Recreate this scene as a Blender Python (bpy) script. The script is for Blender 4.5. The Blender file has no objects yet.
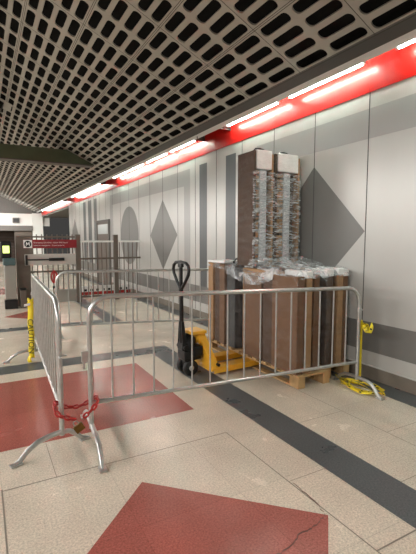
import bpy, bmesh, math, random
from mathutils import Vector, Matrix, noise
random.seed(7)
PI = math.pi
scn = bpy.context.scene
COL = scn.collection

# ------------------------------------------------------------------ helpers
class MB:
    """collects shapes, links them as ONE mesh object"""
    def __init__(s): s.v=[]; s.f=[]; s.m=[]; s.sm=[]; s.cur=0
    def mat(s,i): s.cur=i; return s
    def add(s, vs, fs, smooth=False):
        o=len(s.v); s.v+= [tuple(v) for v in vs]
        for f in fs: s.f.append([i+o for i in f]); s.m.append(s.cur); s.sm.append(smooth)
        return s
    def box(s,x0,x1,y0,y1,z0,z1,M=None):
        vs=[Vector((x,y,z)) for z in (z0,z1) for y in (y0,y1) for x in (x0,x1)]
        if M: vs=[M@v for v in vs]
        return s.add(vs,[(0,2,3,1),(4,5,7,6),(0,1,5,4),(2,6,7,3),(0,4,6,2),(1,3,7,5)])
    def rbox(s,x0,x1,y0,y1,z0,z1,r=.01,M=None):
        """box with chamfered edges"""
        bm=bmesh.new(); bmesh.ops.create_cube(bm,size=1)
        for v in bm.verts:
            v.co=Vector(((x0+x1)/2+v.co.x*(x1-x0),(y0+y1)/2+v.co.y*(y1-y0),(z0+z1)/2+v.co.z*(z1-z0)))
        bmesh.ops.bevel(bm,geom=bm.edges[:],offset=r,segments=2,affect='EDGES',profile=.6)
        bm.verts.index_update()
        vs=[(M@v.co if M else v.co.copy()) for v in bm.verts]; fs=[[q.index for q in f.verts] for f in bm.faces]
        bm.free(); return s.add(vs,fs)
    def poly(s,pts): return s.add(pts,[list(range(len(pts)))])
    def prism(s,pts,d):
        """polygon pts extruded by vector d"""
        n=len(pts); d=Vector(d); vs=[Vector(p) for p in pts]; vs+= [p+d for p in vs]
        fs=[list(range(n))[::-1],list(range(n,2*n))]+[(i,(i+1)%n,n+(i+1)%n,n+i) for i in range(n)]
        return s.add(vs,fs)
    def tube(s,path,r,n=10,closed=False,cap=True):
        P=[Vector(p) for p in path]; N=len(P); vs=[]; fs=[]
        R=r if isinstance(r,(list,tuple)) else [r]*N
        T=[]
        for i in range(N):
            if closed: t=P[(i+1)%N]-P[i-1]
            else: t=P[min(i+1,N-1)]-P[max(i-1,0)]
            T.append(t.normalized())
        ref=Vector((0,0,1)) if abs(T[0].z)<.9 else Vector((1,0,0))
        u=(ref-T[0]*ref.dot(T[0])).normalized()
        for i in range(N):
            u=(u-T[i]*u.dot(T[i])).normalized(); w=T[i].cross(u)
            for k in range(n):
                a=2*PI*k/n; vs.append(P[i]+(u*math.cos(a)+w*math.sin(a))*R[i])
        M=N if closed else N-1
        for i in range(M):
            j=(i+1)%N
            for k in range(n): fs.append((i*n+k,i*n+(k+1)%n,j*n+(k+1)%n,j*n+k))
        s.add(vs,fs,True)
        if cap and not closed:
            s.add(vs[:n],[list(range(n))[::-1]]); s.add(vs[-n:],[list(range(n))])
        return s
    def lathe(s,prof,o,axis='z',n=24):
        """prof [(r,h)] about axis through o"""
        vs=[];fs=[];o=Vector(o)
        for r,h in prof:
            for k in range(n):
                a=2*PI*k/n; c,d=r*math.cos(a),r*math.sin(a)
                vs.append(o+Vector({'z':(c,d,h),'y':(c,h,d),'x':(h,c,d)}[axis]))
        for i in range(len(prof)-1):
            for k in range(n): fs.append((i*n+k,i*n+(k+1)%n,(i+1)*n+(k+1)%n,(i+1)*n+k))
        return s.add(vs,fs,True)
    def build(s,name,mats,parent=None,loc=None):
        me=bpy.data.meshes.new(name); me.from_pydata(s.v,[],s.f)
        mats=mats if isinstance(mats,(list,tuple)) else [mats]
        for m in mats: me.materials.append(m)
        for p,mi,sm in zip(me.polygons,s.m,s.sm): p.material_index=mi; p.use_smooth=sm
        bm=bmesh.new(); bm.from_mesh(me); bmesh.ops.recalc_face_normals(bm,faces=bm.faces); bm.to_mesh(me); bm.free()
        me.update()
        o=bpy.data.objects.new(name,me); COL.objects.link(o)
        if parent: o.parent=parent
        if loc: o.location=loc
        return o
def tag(o,label=None,cat=None,group=None,kind=None):
    for k,v in (('label',label),('category',cat),('group',group),('kind',kind)):
        if v: o[k]=v
    return o
def empty(name,loc=(0,0,0),rz=0,label=None,cat=None,group=None):
    o=bpy.data.objects.new(name,None); COL.objects.link(o); o.location=loc; o.rotation_euler=(0,0,rz)
    o.empty_display_size=.1
    return tag(o,label,cat,group)
def struct(o): o['kind']='structure'; return o
def copy_tree(o,parent=None):
    c=o.copy(); COL.objects.link(c)
    if parent: c.parent=parent
    for ch in [x for x in COL.objects if x.parent==o]: copy_tree(ch,c)
    return c
def arc(c,r,a0,a1,n,f):
    return [f(c[0]+r*math.cos(a0+(a1-a0)*i/n),c[1]+r*math.sin(a0+(a1-a0)*i/n)) for i in range(n+1)]
def text_mesh(txt,size,name,mat,parent,M,extrude=.0006,align='LEFT'):
    cu=bpy.data.curves.new(name,'FONT'); cu.body=txt; cu.size=size; cu.extrude=extrude; cu.align_x=align; cu.align_y='CENTER'
    t=bpy.data.objects.new(name,cu); COL.objects.link(t)
    bpy.context.view_layer.update()
    me=bpy.data.meshes.new_from_object(t.evaluated_get(bpy.context.evaluated_depsgraph_get()))
    bpy.data.objects.remove(t); me.transform(M); me.materials.clear(); me.materials.append(mat); me.name=name
    o=bpy.data.objects.new(name,me); COL.objects.link(o); o.parent=parent
    return o

# ------------------------------------------------------------------ materials
def lin(c):
    return tuple(((x/255)/12.92 if x/255<=.04045 else ((x/255+.055)/1.055)**2.4) for x in c)+(1,)
def mat(name,rgb,rough=.5,metal=0,var=0,scale=8,bump=0,bscale=60,spec=.5,stretch=(1,1,1),emit=None,estr=0,coat=0):
    m=bpy.data.materials.new(name); m.use_nodes=True; nt=m.node_tree; N=nt.nodes; L=nt.links
    b=N['Principled BSDF']; c=lin(rgb)
    b.inputs['Base Color'].default_value=c; b.inputs['Roughness'].default_value=rough; b.inputs['Metallic'].default_value=metal
    b.inputs['Specular IOR Level'].default_value=spec; b.inputs['Coat Weight'].default_value=coat
    if var or bump:
        tc=N.new('ShaderNodeTexCoord'); mp=N.new('ShaderNodeMapping'); mp.inputs['Scale'].default_value=stretch
        L.new(tc.outputs['Object'],mp.inputs['Vector'])
    if var:
        n=N.new('ShaderNodeTexNoise'); n.inputs['Scale'].default_value=scale; n.inputs['Detail'].default_value=6
        L.new(mp.outputs[0],n.inputs['Vector'])
        r=N.new('ShaderNodeValToRGB'); r.color_ramp.elements[0].position=.3; r.color_ramp.elements[1].position=.7
        r.color_ramp.elements[0].color=tuple(x*(1-var) for x in c[:3])+(1,); r.color_ramp.elements[1].color=tuple(min(1,x*(1+var)) for x in c[:3])+(1,)
        L.new(n.outputs[0],r.inputs[0]); L.new(r.outputs[0],b.inputs['Base Color'])
    if bump:
        n2=N.new('ShaderNodeTexNoise'); n2.inputs['Scale'].default_value=bscale; n2.inputs['Detail'].default_value=4
        L.new(mp.outputs[0],n2.inputs['Vector'])
        bp=N.new('ShaderNodeBump'); bp.inputs['Strength'].default_value=bump; bp.inputs['Distance'].default_value=.01
        L.new(n2.outputs[0],bp.inputs['Height']); L.new(bp.outputs[0],b.inputs['Normal'])
    if emit:
        b.inputs['Emission Color'].default_value=lin(emit); b.inputs['Emission Strength'].default_value=estr
    return m
def terrazzo(name,rgb,spk=.25,rough=.28,tile=0):
    """speckled polished stone: fine chips, cloudy tone, optional tile to tile tone"""
    m=bpy.data.materials.new(name); m.use_nodes=True; nt=m.node_tree; N=nt.nodes; L=nt.links
    b=N['Principled BSDF']; c=lin(rgb); tc=N.new('ShaderNodeTexCoord')
    n=N.new('ShaderNodeTexNoise'); n.inputs['Scale'].default_value=85; n.inputs['Detail'].default_value=3; n.inputs['Roughness'].default_value=.8
    L.new(tc.outputs['Object'],n.inputs['Vector'])
    r=N.new('ShaderNodeValToRGB'); e=r.color_ramp.elements; e[0].position=.32; e[1].position=.68
    e[0].color=tuple(x*(1-spk) for x in c[:3])+(1,); e[1].color=tuple(min(1,x*(1+spk)) for x in c[:3])+(1,)
    L.new(n.outputs[0],r.inputs[0])
    n2=N.new('ShaderNodeTexNoise'); n2.inputs['Scale'].default_value=2.2; n2.inputs['Detail'].default_value=6
    L.new(tc.outputs['Object'],n2.inputs['Vector'])
    r2=N.new('ShaderNodeMapRange'); r2.inputs[1].default_value=.3; r2.inputs[2].default_value=.7; r2.inputs[3].default_value=.88; r2.inputs[4].default_value=1.08
    L.new(n2.outputs[0],r2.inputs[0])
    val=r2.outputs[0]
    if tile:
        bt=N.new('ShaderNodeTexBrick'); bt.offset=0; bt.inputs['Color1'].default_value=(.93,.93,.93,1); bt.inputs['Color2'].default_value=(1.05,1.05,1.05,1)
        bt.inputs['Mortar'].default_value=(.84,.84,.84,1); bt.inputs['Scale'].default_value=1; bt.inputs['Mortar Size'].default_value=.0028
        bt.inputs['Brick Width'].default_value=tile; bt.inputs['Row Height'].default_value=tile; bt.inputs['Bias'].default_value=0
        mp=N.new('ShaderNodeMapping'); mp.inputs['Location'].default_value=(-.05+3.2,-.72+6.4,0); L.new(tc.outputs['Object'],mp.inputs[0]); L.new(mp.outputs[0],bt.inputs['Vector'])
        mu0=N.new('ShaderNodeMath'); mu0.operation='MULTIPLY'; L.new(bt.outputs[0],mu0.inputs[0]); L.new(val,mu0.inputs[1]); val=mu0.outputs[0]
    mx=N.new('ShaderNodeMix'); mx.data_type='RGBA'; mx.blend_type='MULTIPLY'; mx.inputs[0].default_value=1
    L.new(r.outputs[0],mx.inputs[6]); L.new(val,mx.inputs[7]); L.new(mx.outputs[2],b.inputs['Base Color'])
    rr=N.new('ShaderNodeMapRange'); rr.inputs[3].default_value=rough-.05; rr.inputs[4].default_value=rough+.12
    L.new(n2.outputs[0],rr.inputs[0]); L.new(rr.outputs[0],b.inputs['Roughness'])
    return m
def film(name,lo,hi,scale=14,stretch=(1,1,1),rough=.16,tint=(225,228,230),bump=.6):
    """clear stretch film: mostly see-through, glossy, whiter where it bunches"""
    m=bpy.data.materials.new(name); m.use_nodes=True; nt=m.node_tree; N=nt.nodes; L=nt.links
    b=N['Principled BSDF']; b.inputs['Base Color'].default_value=lin(tint); b.inputs['Roughness'].default_value=rough; b.inputs['Specular IOR Level'].default_value=.8
    out=N['Material Output']; tr=N.new('ShaderNodeBsdfTransparent'); mx=N.new('ShaderNodeMixShader')
    tc=N.new('ShaderNodeTexCoord'); mp=N.new('ShaderNodeMapping'); mp.inputs['Scale'].default_value=stretch; L.new(tc.outputs['Object'],mp.inputs[0])
    n=N.new('ShaderNodeTexNoise'); n.inputs['Scale'].default_value=scale; n.inputs['Detail'].default_value=8; n.inputs['Roughness'].default_value=.65; n.inputs['Distortion'].default_value=1.2
    L.new(mp.outputs[0],n.inputs['Vector'])
    r=N.new('ShaderNodeMapRange'); r.inputs[1].default_value=.42; r.inputs[2].default_value=.68; r.inputs[3].default_value=lo; r.inputs[4].default_value=hi
    L.new(n.outputs[0],r.inputs[0]); L.new(r.outputs[0],mx.inputs[0]); L.new(tr.outputs[0],mx.inputs[1]); L.new(b.outputs[0],mx.inputs[2]); L.new(mx.outputs[0],out.inputs[0])
    bp=N.new('ShaderNodeBump'); bp.inputs['Strength'].default_value=bump; bp.inputs['Distance'].default_value=.02
    L.new(n.outputs[0],bp.inputs['Height']); L.new(bp.outputs[0],b.inputs['Normal'])
    return m

M_beige=terrazzo('stone_beige',(212,199,182),.3,.21,tile=.64)
M_red=terrazzo('stone_red',(162,90,80),.36,.21,tile=.64)
M_grey=terrazzo('stone_charcoal',(84,86,88),.4,.26)
M_joint=mat('joint',(134,124,112),.8)
M_pan=mat('wall_panel',(192,190,186),.32,.2,var=.03,scale=3,stretch=(1,1,.25))
M_pangrey=mat('wall_grey',(122,120,117),.36,.25,var=.03,scale=3)
M_panlt=mat('wall_light_grey',(164,162,160),.36,.25)
M_pandk=mat('wall_dark_grey',(96,98,99),.36,.25)
M_seam=mat('wall_seam',(70,68,66),.7)
M_redband=mat('red_enamel',(188,26,20),.3,0,spec=.35)
M_plinth=mat('plinth',(128,118,106),.5,.1,var=.12,scale=6)
M_soffit=mat('soffit',(244,244,242),.5)
M_edge=mat('ceiling_edge',(92,90,87),.5,.2)
M_ceil=mat('ceiling_metal',(184,180,171),.45,.2,var=.05,scale=2)
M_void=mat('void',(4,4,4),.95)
M_cj=mat('ceiling_joint',(70,66,60),.7)
M_beam=mat('beam_green',(100,110,88),.4,.3,var=.15,scale=2)
M_white=mat('white_paint',(222,222,218),.5)
M_endgrey=mat('end_grey',(104,100,96),.6)
M_brown=mat('brown_metal',(104,94,86),.45,.3,var=.06,scale=4)
M_shut=mat('shutter',(70,54,46),.6,var=.1,scale=4)
M_olive=mat('olive_wall',(110,110,92),.6)
M_tube=mat('tube_glow',(255,255,255),.4,emit=(236,255,242),estr=29)
M_capm=mat('tube_cap',(210,210,210),.4,.6)
M_blk=mat('black_plastic',(9,9,10),.4)
M_rub=mat('black_rubber',(22,22,22),.6,var=.3,scale=30)
M_steel=mat('galvanised',(192,192,190),.33,.8,var=.1,scale=25)
M_ss=mat('stainless',(176,174,170),.3,.8)
M_chain=mat('red_chain_paint',(168,26,22),.35,coat=.3)
M_brass=mat('brass',(120,88,44),.4,.8,var=.2,scale=40)
M_yel=mat('yellow_paint',(242,178,50),.32,var=.06,scale=10,coat=.2)
M_card=mat('cardboard',(104,73,48),.75,var=.1,scale=5,stretch=(1,1,3),bump=.1,bscale=25)  # brown deepened so the colour carries the stack's shade
M_card2=mat('cardboard_dark',(74,52,36),.75,var=.12,scale=5,stretch=(1,1,3),bump=.1,bscale=25)  # dark brown, with shade of the left faces put into the colour
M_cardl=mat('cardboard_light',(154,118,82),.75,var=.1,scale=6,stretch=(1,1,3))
M_foam=mat('white_foam',(226,225,224),.5,var=.04,scale=12,bump=.25,bscale=14)
M_grfoam=mat('silver_wrap',(190,192,196),.3,var=.06,scale=14,stretch=(1,1,.6),bump=.3,bscale=16)
M_wood=mat('pallet_wood',(186,150,104),.7,var=.18,scale=7,stretch=(3,3,1),bump=.2,bscale=30)
M_tape=mat('tape_yellow',(226,200,38),.4,var=.08,scale=20)
M_ink=mat('ink_black',(16,16,14),.6)
M_sign=mat('sign_red',(128,18,30),.4)
M_let=mat('sign_white',(230,226,224),.5)
M_screen=mat('screen_glow',(30,40,10),.3,emit=(214,238,120),estr=1.1)
M_teal=mat('reader_teal',(70,92,94),.4)
M_film_face=film('film_face',.0,.08,7,(1,1,2.8),.1,bump=.5)
M_film_col=film('film_column',.0,.8,9,(.8,.8,3.6),.1,bump=.6)
M_film_top=film('film_top',.08,.7,6,(1.6,.7,1),.12,bump=.6)
M_glass=mat('door_glass',(206,212,212),.12)

# ------------------------------------------------------------------ camera: 1.55 m up, wall runs along +Y on the right
FPX=412.; H=1.55
th=math.radians(28.857); pt=math.radians(5.2697)
cam=bpy.data.cameras.new('camera'); co=bpy.data.objects.new('camera',cam); COL.objects.link(co)
co.location=(0,0,H); co.rotation_euler=(PI/2-pt,0,-th)
cam.sensor_fit='HORIZONTAL'; cam.sensor_width=36; cam.lens=36*FPX/416; cam.clip_start=.05; cam.clip_end=200
scn.camera=co

# ------------------------------------------------------------------ the setting
WX=3.7; YN=-4.0; YF=30.0; LX=-4.94; OPEN=20.2
fl=MB()
def frect(x0,x1,y0,y1,z): fl.poly([(x0,y0,z),(x1,y0,z),(x1,y1,z),(x0,y1,z)])
fl.mat(0); frect(LX,7.4,YN,YF+4,0)
fl.mat(1)
for yc in (4.055,):
    frect(.04,1.645,3.25,4.86,.0004)
def dia(xc,yc,r,z): fl.poly([(xc-r,yc,z),(xc,yc-r,z),(xc+r,yc,z),(xc,yc+r,z)])
dia(.84,1.59,.81,.0004); dia(.84,9.05,.5,.0004); dia(-1.9,4.05,.81,.0004); frect(-2.7,-1.1,.8,2.4,.0004)
frect(.04,1.645,-1.7,-.1,.0004); frect(.04,1.645,12.8,14.4,.0004)
fl.mat(2)
frect(1.98,2.295,YN,5.49,.0006); frect(LX,1.98,5.16,5.49,.0006)
frect(LX,1.98,7.58,7.86,.0006); frect(2.0,2.3,7.58,13,.0006)
frect(3.45,WX+.04,YN,OPEN,.0006)
fl.mat(3)
def joint(x0,y0,x1,y1,w=.006):
    if abs(x0-x1)<1e-6: frect(x0-w/2,x0+w/2,min(y0,y1),max(y0,y1),.0008)
    else: frect(min(x0,x1),max(x0,x1),y0-w/2,y0+w/2,.0008)
joint(.05,0,.05,2.74,.009); joint(.05,2.72,1.665,2.72,.009); joint(1.665,1.0,1.665,2.72,.008)
joint(1.665,1.276,1.98,1.276,.009); joint(1.665,1.95,1.98,1.95,.005); joint(.37,2.72,.37,3.24,.004)
joint(2.8,YN,2.8,5.4,.006); joint(2.295,1.6,2.8,1.6,.005); joint(2.295,2.57,2.8,2.57,.005); joint(2.8,2.1,3.45,2.1,.005)
def crack(pts,w0):
    # hairline break in the stone, widening towards its middle
    rnd=random.Random(3); P=[]
    for (xa,ya),(xb,yb) in zip(pts,pts[1:]):
        for i in range(8): P.append((xa+(xb-xa)*i/8+rnd.uniform(-.006,.006),ya+(yb-ya)*i/8+rnd.uniform(-.006,.006)))
    n_=len(P)
    for i in range(n_-1):
        wa=w0*(.35+.65*math.sin(PI*i/n_)); wb=w0*(.35+.65*math.sin(PI*(i+1)/n_))
        fl.poly([(P[i][0]-wa/2,P[i][1]-wa/2,.0009),(P[i][0]+wa/2,P[i][1]+wa/2,.0009),(P[i+1][0]+wb/2,P[i+1][1]+wb/2,.0009),(P[i+1][0]-wb/2,P[i+1][1]-wb/2,.0009)])
fl.mat(4)
crack([(1.64,1.60),(1.52,1.56),(1.40,1.55),(1.29,1.50),(1.14,1.49),(1.0,1.44)],.011)
crack([(1.64,1.60),(1.67,1.72),(1.68,1.95)],.008)
struct(fl.build('floor',[M_beige,M_red,M_grey,M_joint,mat('floor_crack',(104,66,58),.8)]))

# right wall: satin metal panels, patterns in grey panels, seams every 0.816 m
w=MB(); Z0,Z1=.155,3.62
w.mat(0).box(WX,WX+.12,YN,OPEN,Z0,Z1)
def plate(y0,y1,z0,z1,m,t=.0015): w.mat(m).box(WX-t,WX+.01,y0,y1,z0,z1)
def ppoly(pts,m,t=.0015): w.mat(m).prism([(WX-t,y,z) for y,z in pts],(t+.01,0,0))
# frame border around the big diamond
plate(YN,4.9,2.62,2.935,2); plate(4.9,5.2,.32,2.935,2,.0012); plate(YN,OPEN,.32,.645,1,.0012)
# plain frame of the second bay
plate(7.455,7.73,.645,2.80,2); plate(7.455,13.2,2.62,2.935,2,.0012); plate(13.0,13.25,.645,2.62,2)
for y0,y1 in ((5.775,6.087),(6.752,7.048)): plate(y0,y1,.645,2.945,3)
for yc in (-.93,3.962): ppoly([(yc-.81,1.635),(yc,.825),(yc+.81,1.635),(yc,2.445)],1)
ppoly([(8.87-.8,1.635),(8.87,.84),(8.87+.8,1.635),(8.87,2.445)],1)
ppoly([(11.33+.79*math.copysign(abs(math.cos(a))**1.0,math.cos(a)),1.65+.81*math.sin(a)) for a in [2*PI*i/40 for i in range(40)]],1)
for y0,y1 in ((14.95,15.35),(15.75,16.3),(16.7,17.15),): plate(y0,y1,.645,3.0,3)
ppoly([(18.9-.8,1.635),(18.9,.84),(18.9+.8,1.635),(18.9,2.445)],1)
k=0
y=3.143-.816*8
while y<OPEN:
    w.mat(4).box(WX-.004,WX+.01,y-.004,y+.004,Z0,3.1); y+=.816
w.mat(0).box(WX-.008,WX+.02,YN,OPEN,Z0,Z0+.012)
struct(w.build('wall_right',[M_pan,M_pangrey,M_panlt,M_pandk,M_seam]))
b=MB().box(WX+.03,WX+.12,YN,OPEN,0,Z0)
struct(b.build('baseboard_right',M_plinth))
# far part of the right wall: opening with a dim olive passage behind
o=MB(); o.mat(0).box(7.2,7.3,OPEN-1,YF+4,0,3.3); o.box(WX+.12,7.3,OPEN-.1,OPEN,0,3.3); o.mat(1).box(WX,7.3,OPEN,YF,3.0,3.12)
struct(o.build('wall_passage',[M_olive,M_endgrey]))
# red enamel band above the wall, and its far part over the opening
r=MB().box(WX-.012,WX,YN,OPEN,3.1,3.6); r.box(WX-.012,WX+.05,OPEN,YF,3.1,3.6)
yy=3.143-.816*8
r.mat(1)
while yy<OPEN: r.box(WX-.0135,WX-.011,yy-.0015,yy+.0015,3.1,3.6); yy+=1.632
struct(r.build('trim_1',[M_redband,mat('red_joint',(120,16,14),.5)]))
# soffit strip and lamp trough at the ceiling's edge
s=MB()
s.mat(0).prism([(3.37,YN,3.364),(3.425,YN,3.302),(3.431,YN,3.306),(3.376,YN,3.37)],(0,YF-YN,0)); s.box(3.425,3.431,YN,YF,3.306,3.6); s.box(3.425,WX,YN,YF,3.6,3.63)
for (ya,yb) in ((5.93,6.82),(12.38,13.66),(18.78,20.6)):
    for yq in (ya,yb): s.mat(1).box(3.431,WX-.012,yq-.01,yq+.01,3.33,3.6)  # plates added to block tube light at the gaps

s.mat(1).prism([(3.196,YN,3.392),(3.196,YN,3.42),(3.325,YN,3.36),(3.325,YN,3.328)],(0,YF-YN,0))
struct(s.build('trim_2',[M_soffit,M_edge]))
# end plates above: added to shade the trough where no lamp burns
# perforated sloping ceiling, real slots, both slopes of the vault
T=math.radians(25.5); RID=-.62; PS=.17646; PY=.495; S0=-.005; NR=24
Y00=3.68-PY*14; NY=int((YF-Y00)/PY)+1
def cpt(s,y,h,side):
    x=3.2-s*math.cos(T)-h*math.sin(T)*-1*-1; z=3.39+s*math.sin(T)+h*math.cos(T)
    x=3.2-s*math.cos(T)+h*math.sin(T)
    return (x if side>0 else 2*RID-x, y, z)
cb=MB()
def slot(n=4):
    hw=.057; hl=.212; rr=.05; pts=[]
    for cx,cy,a0 in ((hw-rr,hl-rr,0),(-(hw-rr),hl-rr,PI/2),(-(hw-rr),-(hl-rr),PI),(hw-rr,-(hl-rr),1.5*PI)):
        for i in range(n): 
            a=a0+PI/2*i/(n-1); pts.append((cx+rr*math.cos(a),cy+rr*math.sin(a)))
    return pts
SL=slot(); n=4
for side in (1,-1):
    for i in range(NR):
        for j in range(NY):
            sc=S0+PS*(i+.5); yc=Y00+PY*(j+.5)
            if yc+PY/2>YF+.01: continue
            if side<0 and yc>16: continue
            cor=[(PS/2,PY/2),(-PS/2,PY/2),(-PS/2,-PY/2),(PS/2,-PY/2)]
            vs=[cpt(sc+a,yc+b_,0,side) for a,b_ in cor]+[cpt(sc+a,yc+b_,0,side) for a,b_ in SL]+[cpt(sc+a,yc+b_,.018,side) for a,b_ in SL]
            fs=[]
            for c in range(4):
                q=[4+c*n+t for t in range(n)]
                fs.append([c]+q[::-1])
                nx=4+((c+1)%4)*n
                fs.append([c,(c+1)%4,nx,q[-1]][::-1])
            for t in range(16): fs.append([4+t,4+(t+1)%16,20+(t+1)%16,20+t])
            cb.mat(0).add(vs,fs)
for side in (1,-1):
    ye=YF if side>0 else YF
    for k in range(NR//4+1):
        sj=S0+.70584*k
        for d in (-.010,.010):
            cb.mat(1).prism([cpt(sj+d-.003,Y00,-.0015,side),cpt(sj+d+.003,Y00,-.0015,side),cpt(sj+d+.003,Y00,.002,side),cpt(sj+d-.003,Y00,.002,side)],(0,YF-Y00,0))
    for j in range(0,NY,2):
        yj=Y00+PY*j
        cb.mat(1).prism([cpt(S0,yj-.003,-.0012,side),cpt(S0,yj+.003,-.0012,side),cpt(S0,yj+.003,.002,side),cpt(S0,yj-.003,.002,side)],
            Vector(cpt(S0+PS*NR,yj,0,side))-Vector(cpt(S0,yj,0,side)))
    if side<0:
        cb.mat(0).poly([cpt(S0,16,0,side),cpt(S0,YF,0,side),cpt(S0+PS*NR,YF,0,side),cpt(S0+PS*NR,16,0,side)])
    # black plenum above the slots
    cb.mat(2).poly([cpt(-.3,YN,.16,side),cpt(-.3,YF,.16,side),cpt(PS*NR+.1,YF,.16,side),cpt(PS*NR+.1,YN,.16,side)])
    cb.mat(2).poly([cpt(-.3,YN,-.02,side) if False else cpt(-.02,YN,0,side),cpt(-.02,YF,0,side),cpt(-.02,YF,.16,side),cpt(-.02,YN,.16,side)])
struct(cb.build('ceiling',[M_ceil,M_cj,M_void]))
# transverse girder under the vault
g=MB(); zc=lambda x:3.39+(3.2-x)*math.tan(T)
gy=11.57
g.mat(0).prism([(-4.06,gy,3.55),(2.82,gy,3.56),(2.12,gy,3.895),(-3.36,gy,3.895)],(0,.34,0))
g.mat(1).box(-4.0,2.78,gy-.015,gy+.36,3.53,3.556)
struct(g.build('trim_3',[M_beam,M_endgrey]))
# end wall
e=MB()
e.mat(0).box(LX,WX+.5,YF,YF+.2,2.42,3.3)
e.mat(1).prism([(LX,YF-.02,3.22),(WX,YF-.02,3.22),(RID,YF-.02,5.6)],(0,.2,0))
x=-3.5
while x<3.3:
    zt=zc(x) if x>RID else zc(2*RID-x)
    e.mat(2).box(x,x+.05,YF-.05,YF,3.24,max(3.26,zt-.03)); x+=.14
e.mat(2).box(LX,3.1,YF-.3,YF+.2,2.09,2.42)
e.mat(3).box(2.0,3.1,YF-.1,YF+.2,0,2.09)
e.mat(3).box(-1.2,-.3,YF-.1,YF+.2,0,2.09)
e.mat(0).box(3.1,3.75,YF-.2,YF+.2,0,3.25)
e.mat(4).box(LX,2.1,YF+1.6,YF+1.8,0,2.6)
for q in range(9): e.mat(3).box(LX,2.1,YF+1.57,YF+1.62,.35+.22*q,.37+.22*q)
struct(e.build('wall_end',[M_white,M_endgrey,M_endgrey,M_brown,M_shut]))
lw=MB(); lw.mat(0).box(LX-.12,LX,YN,YF,0,3.4); struct(lw.build('wall_left',[M_pan]))
lb_=MB().box(LX,LX+.012,YN,YF,3.1,3.6); struct(lb_.build('trim_4',M_redband))
bw=MB().box(LX,WX,YN-.12,YN,0,5.4); struct(bw.build('wall_behind',M_pan))
# door in the right wall
d=MB(); Y0,Y1=13.35,14.8
d.mat(0).box(WX-.03,WX,Y0,Y1,.0,2.12); 
struct_d=d.build('door_1',[M_brown]); struct(struct_d)
MB().box(WX-.04,WX-.028,Y0+.1,Y1-.1,1.72,2.04).build('window_pane',M_glass,struct_d)
f=MB(); f.box(WX-.05,WX,Y0-.07,Y0,0,2.19); f.box(WX-.05,WX,Y1,Y1+.07,0,2.19); f.box(WX-.05,WX,Y0,Y1,2.12,2.19)
f.build('door_frame',M_endgrey,struct_d)

# ------------------------------------------------------------------ lamps
segs=[(-3.0,-1.8),(-1.7,-.5),(-.35,.85),(.95,1.5),(1.55,2.74),(3.1,4.32),(4.5,5.83),(6.93,8.1),(8.25,9.48),(9.7,10.83),(10.95,12.3),(13.75,14.95),(15.05,16.25),(16.35,17.55),(17.65,18.7),(20.7,21.9),(22.0,23.2),(23.3,24.5),(24.6,25.8),(25.9,27.1),(27.2,28.4)]
segs=[s_ for s_ in segs]
order=['nearest','second','third','fourth','fifth','sixth','seventh','eighth','ninth','tenth','eleventh','twelfth','thirteenth','fourteenth','fifteenth','sixteenth','seventeenth']
vis=0
for (a,b_) in segs:
    if b_<2.0: lab='fluorescent tube in the ceiling trough above the red band, beyond the right edge'
    else:
        lab=('nearest bright fluorescent tube above the red wall band' if vis==0 else '%s bright fluorescent tube from the near end above the red wall band'%order[vis]); vis+=1
    t=empty('fluorescent_tube',(3.567,a,3.365),0,lab,'lamp','fluorescent tubes along the red band')
    MB().tube([(0,.03,0),(0,b_-a-.03,0)],.0165,12).build('glass_tube',M_tube,t)
    for yy in (0,b_-a-.03):
        MB().tube([(0,yy,0),(0,yy+.03,0)],.018,12).build('end_cap',M_capm,t)
        MB().box(-.008,.008,yy+.008,yy+.022,.01,.24).build('bracket',M_capm,t)
# lamps of the opposite side of the hall (out of view): same trough light
def area(loc,rot,sx,sy,pw,name,col=(1,.97,.93)):
    l=bpy.data.lights.new(name,'AREA'); l.shape='RECTANGLE'; l.size=sx; l.size_y=sy; l.energy=pw; l.color=col
    o=bpy.data.objects.new(name,l); COL.objects.link(o); o.location=loc; o.rotation_euler=rot; return o
for yc in (-2,2,6,10,14,18,22,26): area((LX+.22,yc,3.42),(0,math.radians(-68),0),.08,3.2,90,'trough_light',(1,.985,.95))
area((0,27,3.3),(math.radians(60),0,0),5,.1,75,'end_wall_light')
area((5.5,25,2.9),(0,0,0),1,3,14,'passage_light')
for yy in (6.55,10.0,13.1):
    h=MB().tube([(3.395,yy,3.33),(3.395,yy,3.25),(3.375,yy,3.23),(3.355,yy,3.25)],.007,8).tube([(3.395,yy,3.25),(3.395,yy,3.22)],.013,8)
    tag(h.build('cable_hook',M_blk),{6.55:'small black hook under the soffit left of the tall cartons',10.0:'small black hook under the soffit above the grey diamond',13.1:'small black hook under the soffit above the wall door'}[yy],'hook','hooks along the lamp trough')
# ceiling camera dome at left
hc=empty('ceiling_fixture',cpt(2.84,10.8,-.001,1),0,'dark fixture on a blank plate of the slotted ceiling at far left','fixture')
MM=Matrix.Rotation(T,4,'Y')
MB().box(-.14,.14,-.3,.3,-.008,.004,MM).build('plate',M_ceil,hc)
MB().rbox(-.16,-.02,-.16,.16,-.17,-.008,.02,MM).build('housing',M_blk,hc)

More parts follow.
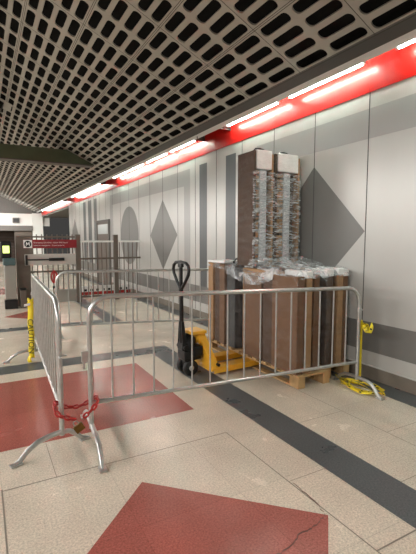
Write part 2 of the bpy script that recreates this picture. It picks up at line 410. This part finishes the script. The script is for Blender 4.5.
# ------------------------------------------------------------------ crowd barriers
def barrier(name,A,B,hA,hB,label,nb=15,r=.019,legs=(None,None),bz=.30,tip=(.45,.45),back=(0,0)):
    A=Vector((A[0],A[1],0)); B=Vector((B[0],B[1],0)); d=B-A; Ln=d.length; rz=math.atan2(d.y,d.x)
    t=empty(name,A,rz,label,'barrier','galvanised crowd barriers around the cartons')
    R=.16
    p=[(0,0,.1)]+[(0,0,hA-R)]+arc((R,hA-R),R,PI,PI/2,7,lambda x,z:(x,0,z))[1:]
    p+=[(Ln-R,0,hB)]+arc((Ln-R,hB-R),R,PI/2,0,7,lambda x,z:(x,0,z))[1:]+[(Ln,0,.1)]
    MB().tube(p,r,12).build('frame',M_steel,t)
    MB().tube([(0,0,bz),(Ln,0,bz*hB/hA)],r*.85,10).build('bottom_rail',M_steel,t)
    for i in range(1,nb+1):
        x=Ln*i/(nb+1); zt=hA+(hB-hA)*x/Ln
        MB().tube([(x,0,bz+(hB/hA-1)*bz*x/Ln),(x,0,zt-.005)],.0075,8).build('bar',M_steel,t)
    for x,ang,tp,bk in ((0,legs[0],tip[0],back[0]),(Ln,legs[1],tip[1],back[1])):
        bk=bk or tp
        M=Matrix.Rotation(ang or 0,3,'Z'); pts=[]
        # profile: local -y end reaches bk, local +y end reaches tp
        prof=[(-bk-.03,.012),(-bk+.01,.022),(-bk+.06,.075),(-bk+.11,.112),(-bk+.16,.124),(0,.128),(tp-.22,.124),(tp-.14,.112),(tp-.07,.075),(tp-.01,.022),(tp+.03,.012)]
        rr=[.010,.017]+[.0185]*7+[.017,.010]
        lg=MB().tube([M@Vector((0,y,z))+Vector((x,0,0)) for y,z in prof],rr,10).build('leg',M_steel,t)
        for sgn in (-1,1):
            c=M@Vector((0,(tp+.012) if sgn>0 else -(bk+.012),0)); MM=Matrix.Translation(c+Vector((x,0,0)))@M.to_4x4()
            MB().rbox(-.026,.026,-.04,.04,.0009,.014,.004,MM).build('foot_plate',M_steel,lg)
    # coupling hook and socket
    MB().rbox(-.062,-.012,-.012,.012,hA*.56,hA*.56+.085,.004).tube([(-.045,0,hA*.56),(-.045,0,hA*.56-.05)],.007,8).build('coupling_hook',M_steel,t)
    cl=MB()
    for z in (hB*.78,): cl.tube([(Ln,0,z-.018),(Ln,0,z+.018)],.027,12); cl.tube([(Ln+.035+.016*math.cos(a),.016*math.sin(a),z) for a in [2*PI*i/12 for i in range(12)]],.005,6,closed=True)
    cl.build('coupling_eye',M_steel,t)
    return t
bfront=barrier('crowd_barrier',(.69,3.11),(3.36,2.90),1.115,1.06,'grey steel crowd barrier standing in front of the wrapped cartons, nearest the camera',back=(.44,.30),tip=(.44,.31))
bleft=barrier('crowd_barrier',(.47,3.10),(.56,5.64),1.10,1.10,'grey steel crowd barrier seen edge-on at left, with yellow caution tape on its far end',tip=(.325,.33),back=(.17,.33),legs=(math.radians(20),0))
bback=barrier('crowd_barrier',(.93,6.2),(3.43,5.49),1.08,1.08,'grey steel crowd barrier behind the pallet jack, before the far fence')

# ------------------------------------------------------------------ red chain and padlock
def link_mesh(L=.042,W=.026,r=.0042):
    s_=(L-W)/2; hw=W/2-r
    p=[(s_+hw*math.cos(a),hw*math.sin(a),0) for a in [-PI/2+PI*i/6 for i in range(7)]]+[(-s_+hw*math.cos(a),hw*math.sin(a),0) for a in [PI/2+PI*i/6 for i in range(7)]]
    o=MB().tube(p,r,7,closed=True); return o
def chain(name,paths,label,L=.042,W=.026,r=.0042,mt=None):
    t=empty(name,paths[0][0],0,label,'chain'); base=Vector(paths[0][0]); proto=None; k=0
    for path in paths:
        P=[Vector(p) for p in path]
        # smooth polyline resample
        Q=[]
        for i in range(len(P)-1):
            p0=P[max(i-1,0)];p1=P[i];p2=P[i+1];p3=P[min(i+2,len(P)-1)]
            for j in range(12):
                u=j/12; Q.append(.5*((2*p1)+(p2-p0)*u+(2*p0-5*p1+4*p2-p3)*u*u+(3*p1-p0-3*p2+p3)*u**3))
        Q.append(P[-1]); acc=0; step=L-2.3*r; nxt=step/2
        for a,b_ in zip(Q,Q[1:]):
            l=(b_-a).length
            while acc+l>=nxt:
                c=a+(b_-a)*((nxt-acc)/l); T_=(b_-a).normalized()
                up=Vector((0,0,1)) if abs(T_.z)<.9 else Vector((0,1,0))
                y=up.cross(T_).normalized(); z=T_.cross(y)
                Mx=Matrix((T_,y,z)).transposed().to_4x4()@Matrix.Rotation(PI/4+(PI/2 if k%2 else 0),4,'X')
                if proto is None: o=link_mesh(L,W,r).build('link',mt or M_chain,t); proto=o
                else: o=proto.copy(); COL.objects.link(o); o.parent=t
                o.matrix_local=Matrix.Translation(c-base)@Mx
                k+=1; nxt+=step
            acc+=l
    return t
chain('red_chain',[[(.56,3.035,.225),(.50,3.045,.245),(.445,3.05,.275),(.425,3.085,.315),(.44,3.15,.335),(.50,3.165,.29),(.565,3.17,.27),(.64,3.165,.275),(.70,3.16,.305),(.735,3.13,.33),(.73,3.07,.315),(.69,3.045,.28),(.645,3.035,.25),(.605,3.03,.225)]],
    'red painted chain looped around the two near barrier posts',L=.058,W=.040,r=.0075)
pl=empty('padlock',(.578,3.03,.165),0,'small brass padlock hanging from the red chain','padlock')
MM=Matrix.Rotation(math.radians(-32),4,'Y')
MB().rbox(-.036,.036,-.014,.014,-.036,.024,.006,MM).build('body',M_brass,pl)
MB().tube([MM@Vector(p) for p in [(-.016,0,.02),(-.016,0,.042)]+arc((0,.042),.016,PI,0,8,lambda x,z:(x,0,z))+[(.016,0,.02)]],.0035,8).build('shackle',M_ss,pl)

# ------------------------------------------------------------------ pallets
def pallet(label,x0,x1,y0,y1):
    t=empty('wooden_pallet',((x0+x1)/2,(y0+y1)/2,0),0,label,'pallet','pallets under the cartons')
    cx,cy=(x0+x1)/2,(y0+y1)/2; w_=(x1-x0)/2; l=(y1-y0)/2
    n=11
    for i in range(n):
        yc=-l+.045+(2*l-.09)*i/(n-1)
        MB().rbox(-w_,w_,yc-.043,yc+.043,.115,.135,.003).build('deck_board',M_wood,t)
    for x in (-w_+.045,w_-.045):
        MB().rbox(x-.045,x+.045,-l,l,.1,.115,.002).build('stringer_board',M_wood,t)
        MB().rbox(x-.045,x+.045,-l,l,.001,.018,.002).build('runner_board',M_wood,t)
        for yb in (-l+.07,0,l-.07):
            MB().rbox(x-.045,x+.045,yb-.07,yb+.07,.018,.1,.003).build('block',M_wood,t)
    return t
pallet('pale wooden pallet under the left stack of tall flat cartons',2.812,3.25,3.17,5.12)
pallet('pale wooden pallet under the right stack of flat cartons, against the wall',3.285,3.66,3.27,5.12)

# ------------------------------------------------------------------ cartons of the lower stacks
def carton(x0,x1,y0,y1,z0,z1,label,m=M_card,foam=False,lean=0):
    t=empty('flat_carton',((x0+x1)/2,(y0+y1)/2,z0),0,label,'carton','flat cartons standing on the pallets')
    w_=(x1-x0)/2; l=(y1-y0)/2; h=z1-z0
    S=Matrix.Rotation(lean,4,'Y')
    MB().rbox(-w_,w_,-l,l,0.001,h,.006,S).build('body',m,t)
    # folded end flaps and a taped seam
    f=MB(); f.rbox(-w_*.92,w_*.92,-l-.004,-l+.002,.02,h*.47,.0015,S); f.rbox(-w_*.92,w_*.92,-l-.004,-l+.002,h*.485,h-.02,.0015,S)
    f.build('end_flap',m,t)
    if foam:
        MB().rbox(-w_-.004,w_+.004,-l-.008,-l+.35,h-.045,h+.03,.012,S).build('foam_edge',M_foam,t)
    return t
Zb=.135
carton(2.805,2.90,3.205,3.62,Zb,1.165,'brown flat carton at the near left corner of the stack, behind the barrier bars',M_card)
carton(2.83,2.905,3.645,3.82,Zb,1.09,'narrow dark carton set back in the long left face, second from its near end',M_card2)
carton(2.805,2.90,3.845,4.20,Zb,1.11,'brown carton leaning slightly in the middle of the long left face',M_card,False,.012)
carton(2.935,3.02,3.22,4.40,Zb,1.185,'brown flat carton, second from the left at the near end of the left stack',M_cardl,True)
carton(3.055,3.135,3.235,4.40,Zb,1.175,'brown flat carton, third from the left at the near end of the left stack',M_card,)
carton(3.165,3.235,3.55,4.80,Zb,1.15,'dark brown flat carton at the inner side of the left stack',M_card2)
carton(3.30,3.40,3.30,4.70,Zb,1.185,'dark brown flat carton at the left of the wall side stack',M_card2,True)
carton(3.47,3.555,3.30,4.70,Zb,1.195,'brown flat carton in the middle of the wall side stack, white foam on top',M_cardl,True)
carton(3.575,3.65,3.32,4.70,Zb,1.175,'brown flat carton nearest the wall, white foam on top',M_card,True)
carton(2.83,3.13,4.42,4.62,Zb,1.17,'dark carton behind grey film at the middle of the long left face',mat('dark_film_carton',(46,45,46),.35,var=.2,scale=8))
carton(2.81,3.13,4.65,4.78,Zb,1.215,'brown upright carton beside the grey film, left part of the stack',M_card)
carton(2.83,3.13,4.81,4.93,Zb,1.2,'dark brown upright carton, second from the far left end of the stack',M_card2)
carton(2.81,3.13,4.96,5.09,Zb,1.225,'brown upright carton at the far left end of the stack',M_cardl)
fo=MB().rbox(2.80,3.1,4.64,5.1,1.228,1.258,.012)
tag(fo.build('foam_sheet',M_foam),'white foam sheet lying on the upright cartons at the left end','foam sheet')

# ------------------------------------------------------------------ tall wrapped columns standing on the stacks
def film_sheet(fn,nu,nv,amp,freq,seed):
    vs=[];fs=[]
    for i in range(nu+1):
        for j in range(nv+1):
            p,nrm=fn(i/nu,j/nv); p=Vector(p); q=noise.noise(Vector((p.x*freq[0],p.y*freq[1],p.z*freq[2]))+Vector((seed,0,0)))
            q+=.5*noise.noise(Vector((p.x*freq[0]*2.7,p.y*freq[1]*2.7,p.z*freq[2]*2.7))+Vector((0,seed,0)))
            vs.append(p+Vector(nrm)*(amp*(q+.6)))
    for i in range(nu):
        for j in range(nv): a=i*(nv+1)+j; fs.append((a,a+nv+1,a+nv+2,a+1))
    return MB().add(vs,fs,True)
def wrap_ring(x0,x1,y0,y1,z0,z1,off,amp,freq,seed,nu=70,nv=60):
    per=[(x0-off,y1+off),(x0-off,y0-off),(x1+off,y0-off),(x1+off,y1+off),(x0-off,y1+off)]
    ls=[math.dist(a,b_) for a,b_ in zip(per,per[1:])]; tot=sum(ls)
    nn=[(-1,0,0),(0,-1,0),(1,0,0),(0,1,0)]
    def fn(u,v):
        d_=u*tot
        for i,l in enumerate(ls):
            if d_<=l+1e-9 or i==3: 
                k_=d_/l; return ((per[i][0]+(per[i+1][0]-per[i][0])*k_,per[i][1]+(per[i+1][1]-per[i][1])*k_,z0+(z1-z0)*v),nn[i])
            d_-=l
    return film_sheet(fn,nu,nv,amp,freq,seed)
def column(x0,x1,y0,y1,z0,z1,label,seed,wide=False):
    t=empty('wrapped_carton',((x0+x1)/2,(y0+y1)/2,z0),0,label,'carton','tall wrapped cartons on top of the stacks')
    w_=(x1-x0)/2; l=(y1-y0)/2; h=z1-z0
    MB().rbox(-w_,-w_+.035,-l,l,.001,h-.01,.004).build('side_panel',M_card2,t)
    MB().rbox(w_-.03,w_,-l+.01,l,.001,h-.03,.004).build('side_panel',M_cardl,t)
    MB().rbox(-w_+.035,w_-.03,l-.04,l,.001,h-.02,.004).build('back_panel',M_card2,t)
    MB().rbox(-w_+.036,w_-.031,-l+.10,l-.042,.001,h-.24,.004).build('inner_carton',M_card2,t)
    MB().rbox(-w_+.04,w_-.035,-l-.004,l-.06,h-.225,h+.004,.014).build('foam_cap',M_foam,t)
    st=MB(); st.rbox(-.055,.05,-l+.012,-l+.098,.02,h-.23,.012); st.build('foam_strip',M_grfoam,t)
    rb=MB()
    for q in range(22):
        z=.05+(h-.34)*q/21+random.uniform(-.015,.015)
        rb.rbox(-w_+.036,-.06,-l+.02,-l+.098,z,z+.03+random.uniform(0,.02),.004)
    rb.build('corrugated_insert',M_cardl,t)
    # black strap loop on top
    MB().tube([(-.09,-l*.45,h-.005),(-.06,-l*.45,h+.028),(.0,-l*.45,h+.036),(.05,-l*.45,h+.026),(.08,-l*.45,h-.005)],.016,8).build('strap',M_blk,t)
    wr=wrap_ring(-w_,w_,-l,l,.0,h*.995,.004,.013,(16,16,12),seed,110,130); wo=wr.build('stretch_wrap',[M_film_face,M_film_col],t)
    for p in wo.data.polygons: p.material_index=1 if (p.center.y<-l and p.center.z<h-.25) else 0
    return t
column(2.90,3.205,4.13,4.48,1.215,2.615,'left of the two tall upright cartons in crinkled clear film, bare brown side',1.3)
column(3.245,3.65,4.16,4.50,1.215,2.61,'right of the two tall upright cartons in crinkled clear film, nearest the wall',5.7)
# clear film around and over the lower stacks
wr=empty('stretch_wrap',(0,0,0),0,'clear stretch film wrapped around the left stack of flat cartons','stretch film','film over the stacks')
wrap_ring(2.80,3.245,3.2,5.1,.14,1.19,.008,.010,(7,5,9),2.2,120,50).build('side_film',M_film_face,wr)
wr2=empty('stretch_wrap',(0,0,0),0,'clear stretch film wrapped around the stack of flat cartons beside the wall','stretch film','film over the stacks')
wrap_ring(3.295,3.655,3.285,4.75,.14,1.16,.006,.008,(9,6,12),9.1,100,50).build('side_film',M_film_col if False else M_film_face,wr2)
def top(u,v):
    x=2.79+.87*u; y=3.19+1.92*v
    z=1.222+.012*math.sin(u*9)+(.05*math.sin(v*PI*1.0)**2 if .2<v<.62 else .0)
    e=min(u,1-u)*.87
    if u<.06: z-=(.06-u)*1.6
    if v<.03: z-=(.03-v)*2.5
    if v>.97: z-=(v-.97)*3
    return ((x,y,z),(0,0,1))
# film draped on top, in pieces round the columns
def drape(x0,x1,y0,y1,label,seed,peak):
    def fn(u,v):
        x=x0+(x1-x0)*u; y=y0+(y1-y0)*v
        z=1.215+peak*max(0,(v-.15)/.85)**1.6
        if u<.08 : z-=(.08-u)*.9
        if v<.08: z-=(.08-v)*1.0
        return ((x,y,z),(0,0,1))
    tag(film_sheet(fn,50,50,.016,(13,5,8),seed).build('stretch_film',M_film_top),label,'stretch film','film over the stacks')
drape(2.80,3.25,3.195,4.10,'crumpled clear film over the near end of the left stack, sloping up behind',3.3,.09)
drape(3.28,3.665,3.28,4.12,'crumpled clear film over the wall side stack',8.1,.1)
drape(2.80,3.15,4.52,5.12,'crumpled clear film over the far left end of the stack',6.6,.03)
def sag(u,v):
    x=2.792+.40*u; y=3.60+.98*v; z=1.235-.095*math.sin(PI*min(1,v*1.05))**.8
    if u<.06: z-=(.06-u)*2.2
    return ((x,y,z),(0,0,1))
tag(film_sheet(sag,40,60,.010,(10,4,8),4.4).build('stretch_film',M_film_top),'clear film sagging from the far left cartons to the near end of the left stack','stretch film','film over the stacks')
bs=MB().tube([(2.86,4.50,1.25),(2.9,4.54,1.275),(2.98,4.62,1.29),(3.1,4.7,1.27)],.014,8)
tag(bs.build('strap',M_blk),'black strap lying on the film at the left part of the stack','strap')

# ------------------------------------------------------------------ pallet jack
J=empty('pallet_jack',(2.01,4.18,0),math.radians(4),'yellow hand pallet jack with a black handle, forks under the cartons','pallet jack')
def jbuild(mb,n,m,p=J): return mb.build(n,m,p)
for sgn in (-1,1):
    y0=sgn*.19
    f=MB(); f.rbox(.2,1.34,y0-.08,y0+.08,.075,.098,.006)
    f.box(.22,1.32,y0-.08,y0-.072,.035,.08); f.box(.22,1.32,y0+.072,y0+.08,.035,.08)
    f.prism([(1.34,y0-.08,.075),(1.42,y0-.045,.06),(1.42,y0+.045,.06),(1.34,y0+.08,.075)],(0,0,.02))
    fk=f.build('fork',M_yel,J)
    MB().lathe([(0.001,-.05),(.035,-.05),(.035,.05),(.001,.05)],(1.22,y0,.036),'y',18).build('load_wheel',M_rub,fk)
    # leg of the A shaped frame, rising from the fork heel to the top plate
    a=MB()
    a.prism([(.205,sgn*.265,.085),(.30,sgn*.265,.085),(.20,sgn*.075,.49),(.125,sgn*.075,.49)],(0,-sgn*.012,0))
    a.prism([(.20,sgn*.268,.085),(.215,sgn*.268,.085),(.14,sgn*.07,.49),(.125,sgn*.07,.49)],(0,-sgn*.11,0))
    ga=a.build('frame_leg',M_yel,J)
    MB().tube([(.275,sgn*.28,.13),(.275,sgn*.24,.13)],.018,12).build('pivot_pin',M_blk,ga)
c=MB(); c.rbox(.02,.215,-.12,.12,.47,.51,.012); c.rbox(.12,.2,-.10,.10,.36,.47,.01); jbuild(c,'top_plate',M_yel)
c=MB(); c.rbox(.19,.24,-.2,.2,.085,.2,.008); c.rbox(.19,.235,-.26,.26,.06,.10,.006); jbuild(c,'heel_crossbar',M_yel)
c=MB(); c.lathe([(.001,.16),(.07,.16),(.075,.2),(.07,.42),(.05,.43),(.045,.47),(.001,.47)],(.05,0,0),'z',20); c.rbox(-.06,.16,-.09,.09,.17,.29,.02); c.rbox(.04,.16,-.13,.13,.22,.34,.02); jbuild(c,'hydraulic_pump',M_blk)
c=MB(); c.rbox(-.075,.0,-.065,.065,.29,.38,.015); c.tube([(-.04,-.09,.33),(-.04,.09,.33)],.03,12); c.rbox(-.07,-.02,-.03,.03,.36,.55,.012); jbuild(c,'handle_base',M_blk)
for sgn in (-1,1):
    wl=MB(); y0=sgn*.075
    wl.lathe([(.03,-.028),(.07,-.028),(.088,-.022),(.09,-.012),(.09,.012),(.088,.022),(.07,.028),(.03,.028)],(.02,y0,.091),'y',28)
    ww=jbuild(wl,'steer_wheel',M_rub)
    MB().lathe([(.001,-.032),(.028,-.032),(.034,-.024),(.034,.024),(.028,.032),(.001,.032)],(.02,y0,.091),'y',16).build('hub',M_steel,ww)
c=MB(); c.rbox(-.03,.07,-.045,.045,.09,.18,.01); c.tube([(.02,-.11,.091),(.02,.11,.091)],.012,10); jbuild(c,'axle_bracket',M_blk)
c=MB(); c.tube([(-.045,0,.37),(-.05,0,.55),(-.055,0,1.0)],[.03,.024,.024],12); c.prism([(-.07,-.06,.36),(-.02,-.06,.36),(-.035,-.03,.62),(-.07,-.03,.62)],(0,.012,0)); c.prism([(-.07,.048,.36),(-.02,.048,.36),(-.035,.018,.62),(-.07,.018,.62)],(0,.012,0)); jbuild(c,'tiller_shaft',M_blk)
lp=[(-.055,0,.985),(-.055,-.03,1.01),(-.055,-.10,1.08),(-.055,-.165,1.16),(-.055,-.18,1.21),(-.055,-.165,1.255),(-.055,-.12,1.285),(-.055,0,1.295),(-.055,.12,1.285),(-.055,.165,1.255),(-.055,.18,1.21),(-.055,.165,1.16),(-.055,.10,1.08),(-.055,.03,1.01)]
jbuild(MB().tube(lp,.018,10,closed=True),'handle_loop',M_blk)
c=MB(); c.tube([(-.055,0,.99),(-.055,0,1.27)],.021,10); c.rbox(-.075,-.04,-.045,.045,1.235,1.28,.01); jbuild(c,'control_lever',M_blk)

# ------------------------------------------------------------------ caution tape
def ribbon(path,w_,side):
    vs=[];fs=[]; P=[Vector(p) for p in path]
    for i,p in enumerate(P):
        sd=Vector(side[i] if isinstance(side,list) else side).normalized()*w_/2
        n_=((P[min(i+1,len(P)-1)]-P[max(i-1,0)]).normalized().cross(sd)).normalized()*.0004
        vs+=[p-sd+n_,p+sd+n_,p+sd-n_,p-sd-n_]
    for i in range(len(P)-1):
        a=4*i
        for q in range(4): fs.append((a+q,a+(q+1)%4,a+4+(q+1)%4,a+4+q))
    return MB().add(vs,fs,True)
ct=empty('caution_tape',(.53,5.60,0),0,'yellow caution tape hanging down the far end of the left barrier','caution tape','caution tape on the barriers')
side=Vector((.88,-.48,0))
pth=[(-.02,-.075,.76-.7*i/14) for i in range(15)]
pth=[(p[0]+.006*math.sin(i*.9),p[1]+.008*math.cos(i*.7),p[2]) for i,p in enumerate(pth)]
ribbon(pth,.07,side).build('ribbon',M_tape,ct)
Mx=Matrix.Translation((-.02-.008,-.075-.026,.56))@Matrix.Rotation(-math.radians(28.6),4,'Z')@Matrix.Rotation(PI/2,4,'X')@Matrix.Rotation(-PI/2,4,'Z')
text_mesh('CAUTION',.098,'lettering',M_ink,ct,Mx)
ribbon([(-.02,-.08,.74),(-.07,-.10,.735),(-.09,-.09,.73)],.03,(0,0,1)).build('torn_end',M_let,ct)
kn=MB()
for q in range(3): kn.tube([(.03*math.cos(a)+0.0,.032*math.sin(a)+.03,.745+.02*q+.012*math.sin(a*2+q)) for a in [2*PI*i/16 for i in range(16)]],.011,6,closed=True)
kn.build('knot',M_tape,ct)
ribbon([(-.04,-.09,.09),(-.06,-.12,.05),(-.05,-.14,.02),(0,-.12,.012)],.05,(.8,-.5,.2)).build('tail',M_tape,ct)
def tangle(name,c,rx,ry,rz_,n,label,seed,wd=.05):
    rnd=random.Random(seed); t=empty(name,c,0,label,'caution tape','caution tape on the barriers')
    P=[]; ang=0
    for i in range(n):
        ang+=rnd.uniform(.6,1.6); P.append(Vector((rx*math.cos(ang)*rnd.uniform(.3,1),ry*math.sin(ang)*rnd.uniform(.3,1),rz_*rnd.uniform(.25,1))))
    Q=[]
    for i in range(len(P)-1):
        p0=P[max(i-1,0)];p1=P[i];p2=P[i+1];p3=P[min(i+2,len(P)-1)]
        for j in range(6):
            u=j/6; Q.append(.5*((2*p1)+(p2-p0)*u+(2*p0-5*p1+4*p2-p3)*u*u+(3*p1-p0-3*p2+p3)*u**3))
    sides=[Vector((math.sin(i*.21+seed),math.cos(i*.17),.9*math.sin(i*.13+1))) for i in range(len(Q))]
    for q in Q: q.z=max(q.z,.028)
    mk=ribbon(Q,wd,sides).mat(1)
    for i in range(2,len(Q)-2,3):
        d_=(Q[i+1]-Q[i]); s_=sides[i].normalized()*wd*.28; n_=d_.normalized().cross(s_).normalized()*.0016
        for sg in (1,-1):
            a=Q[i]+d_*.1; b2=Q[i]+d_*.75
            mk.poly([a-s_+n_*sg,a+s_+n_*sg,b2+s_+n_*sg,b2-s_+n_*sg])
    mk.build('ribbon',[M_tape,M_ink],t)
    return t
tangle('caution_tape',(3.37,2.88,0),.16,.34,.06,20,'heap of tangled yellow caution tape on the floor at the right barrier foot',4,.034)
tangle('caution_tape',(3.42,2.84,.55),.05,.07,.2,9,'bunch of yellow caution tape tied to the right end post of the front barrier',11,.04)
rb=empty('caution_tape',(3.40,2.88,0),0,'strip of yellow caution tape hanging straight down at the right end post','caution tape','caution tape on the barriers')
ribbon([(0,.02,.72-.6*i/9) for i in range(10)],.03,(.75,-.66,0)).build('ribbon',M_tape,rb)

# ------------------------------------------------------------------ far fence, gate, sign, validator
FY=10.4
fe=empty('metal_fence',(2.95,FY,0),0,'tall brown grey metal fence between the gate and the wall, white top rail','fence')
for x in (-.92,0.02):
    MB().rbox(x,x+.115,-.05,.05,0.001,1.66,.006).build('post',M_brown,fe)
for z in (1.49,1.065,.12): MB().box(-.81,.74,-.018,.018,z-.022,z+.022).build('rail',M_white if z>1.2 else M_brown,fe)
for i in range(13):
    x=-.74+.115*i
    if abs(x-.075)<.09: continue
    MB().box(x-.01,x+.01,-.01,.01,.1,1.5).build('bar',M_brown,fe)
ga=empty('fence_gate',(.9,FY,0),0,'brown grey metal gate below the red sign, with a push bar','gate')
MB().rbox(-.2,.1,-.05,.05,0.001,1.62,.006).build('post',M_brown,ga)
for z in (1.6,.12,.78): MB().box(.07,1.12,-.018,.018,z-.02,z+.02).build('rail',M_brown,ga)
for i in range(9):
    x=.14+.115*i; MB().box(x-.011,x+.011,-.011,.011,.1,1.66).build('bar',M_brown,ga)
pb=MB().rbox(-.02,1.12,-.07,-.03,.94,1.2,.01).build('push_plate',mat('plate_grey',(186,182,176),.4,.2),ga)
q=MB(); q.rbox(0.04,.5,-.11,-.075,1.055,1.085,.01); q.rbox(.5,.85,-.12,-.075,1.035,1.105,.01); q.rbox(-.01,.04,-.12,-.07,.95,1.18,.01); q.build('push_bar',M_blk,pb)
MB().rbox(.62,1.12,-.05,-.025,.03,.34,.008).build('kick_panel',M_ss,ga)
sg=empty('gate_sign',(.86,FY-.06,1.335),0,'dark red sign with white lettering and a round logo on the gate','sign')
MB().rbox(0,1.19,-.012,.012,0.0,.2,.004).build('board',M_sign,sg)
lg=MB(); lg.box(.005,.19,-.016,-.011,.008,.192); lo=lg.build('logo',M_let,sg)
MB().lathe([(.001,-.019),(.075,-.019),(.075,-.016)],(.097,0,.1),'y',28).build('disc',M_ink,lo)
m_=MB(); 
m_.prism([(.097+(x-.115)*.85,-.021,.1+(z-.122)*.85) for x,z in [(.065,.07),(.085,.07),(.09,.14),(.115,.09),(.14,.14),(.145,.07),(.165,.07),(.155,.175),(.14,.175),(.115,.125),(.09,.175),(.075,.175)]],(0,.002,0))
m_.build('letter',M_let,lo)
RX=Matrix.Rotation(PI/2,4,'X')
text_mesh('Emergency Exit Only - Alarm Will Sound',.046,'lettering',M_let,sg,Matrix.Translation((.22,-.0135,.13))@RX)
text_mesh('Salida de emergencia - Sonara la alarma',.043,'lettering',M_let,sg,Matrix.Translation((.22,-.0135,.065))@RX)
# red chain bundle on the gate
rc=chain('red_chain',[[(1.50,FY-.10,.80),(1.44,FY-.11,.70),(1.45,FY-.11,.58),(1.50,FY-.11,.50)],[(1.50,FY-.10,.80),(1.50,FY-.13,.68),(1.49,FY-.13,.52)],[(1.50,FY-.10,.80),(1.56,FY-.11,.72),(1.55,FY-.11,.60),(1.51,FY-.11,.50)]],
   'bundle of red chain hanging on the far gate',L=.07,W=.05,r=.011)
lk=empty('padlock',(1.5,FY-.11,.41),0,'dark padlock under the red chain on the far gate','padlock')
MB().rbox(-.035,.035,-.015,.015,-.03,.03,.005).build('body',M_blk,lk)
MB().tube([(-.022,0,.025),(-.022,0,.06)]+arc((0,.06),.022,PI,0,8,lambda x,z:(x,0,z))+[(.022,0,.025)],.005,8).build('shackle',M_ss,lk)
va=empty('fare_validator',(.55,10.15,0),0,'slim fare validator post with a glowing yellow green screen at left','ticket validator')
MB().rbox(-.13,.13,-.12,.12,.001,.2,.01).build('base',M_blk,va)
MB().rbox(-.115,.115,-.09,.09,.2,.98,.02).build('pedestal',M_ss,va)
MB().rbox(-.13,.12,-.14,.08,.97,1.13,.02).build('card_reader',M_teal,va)
hd=MB().rbox(-.17,.05,-.06,.06,1.13,1.5,.03).build('head',M_blk,va)
MB().box(-.125,.005,-.064,-.059,1.24,1.40).build('screen',M_screen,hd)
bn=empty('gate_cabinet',(.80,10.12,0),0,'small dark grey cabinet standing beside the validator','cabinet')
MB().rbox(-.06,.06,-.08,.08,.001,.40,.01).build('body',M_brown,bn); MB().rbox(-.065,.065,-.085,.085,.40,.44,.008).build('lid',M_blk,bn)
bd=empty('barricade_board',(3.0,11.2,0),0,'low red and white barricade board on the floor behind the fence','barricade')
MB().rbox(-.68,.66,-.02,.02,.14,.29,.006).build('plank',M_let,bd)
st=MB()
for i in range(8): st.box(-.62+.16*i,-.55+.16*i,-.024,-.0195,.15,.21)
st.build('markings',M_ink,bd)
MB().rbox(-.68,.66,-.018,.018,.05,.13,.004).build('lower_plank',M_chain,bd)
for x in (-.6,.56): MB().rbox(x,x+.05,-.12,.12,.001,.05,.005).build('foot',M_rub,bd)
es=empty('hanging_sign',(2.12,YF-.12,2.6),0,'small dark sign mounted on the white band of the end wall','sign')
MB().rbox(-.2,.2,-.05,.1,0,.34,.01).build('case',M_endgrey,es)
MB().box(-.16,.16,-.056,-.049,.06,.28).build('panel',M_blk,es)

# ------------------------------------------------------------------ world and view
wd=bpy.data.worlds.new('world'); scn.world=wd; wd.use_nodes=True
wd.node_tree.nodes['Background'].inputs[0].default_value=(1,.97,.93,1); wd.node_tree.nodes['Background'].inputs[1].default_value=.02
vs=scn.view_settings; vs.view_transform='Standard'; vs.look='None'; vs.gamma=1; vs.use_curve_mapping=False; vs.exposure=1.4
scn.cycles.use_denoising=True; scn.cycles.max_bounces=10; scn.cycles.transparent_max_bounces=16; scn.cycles.sample_clamp_indirect=6
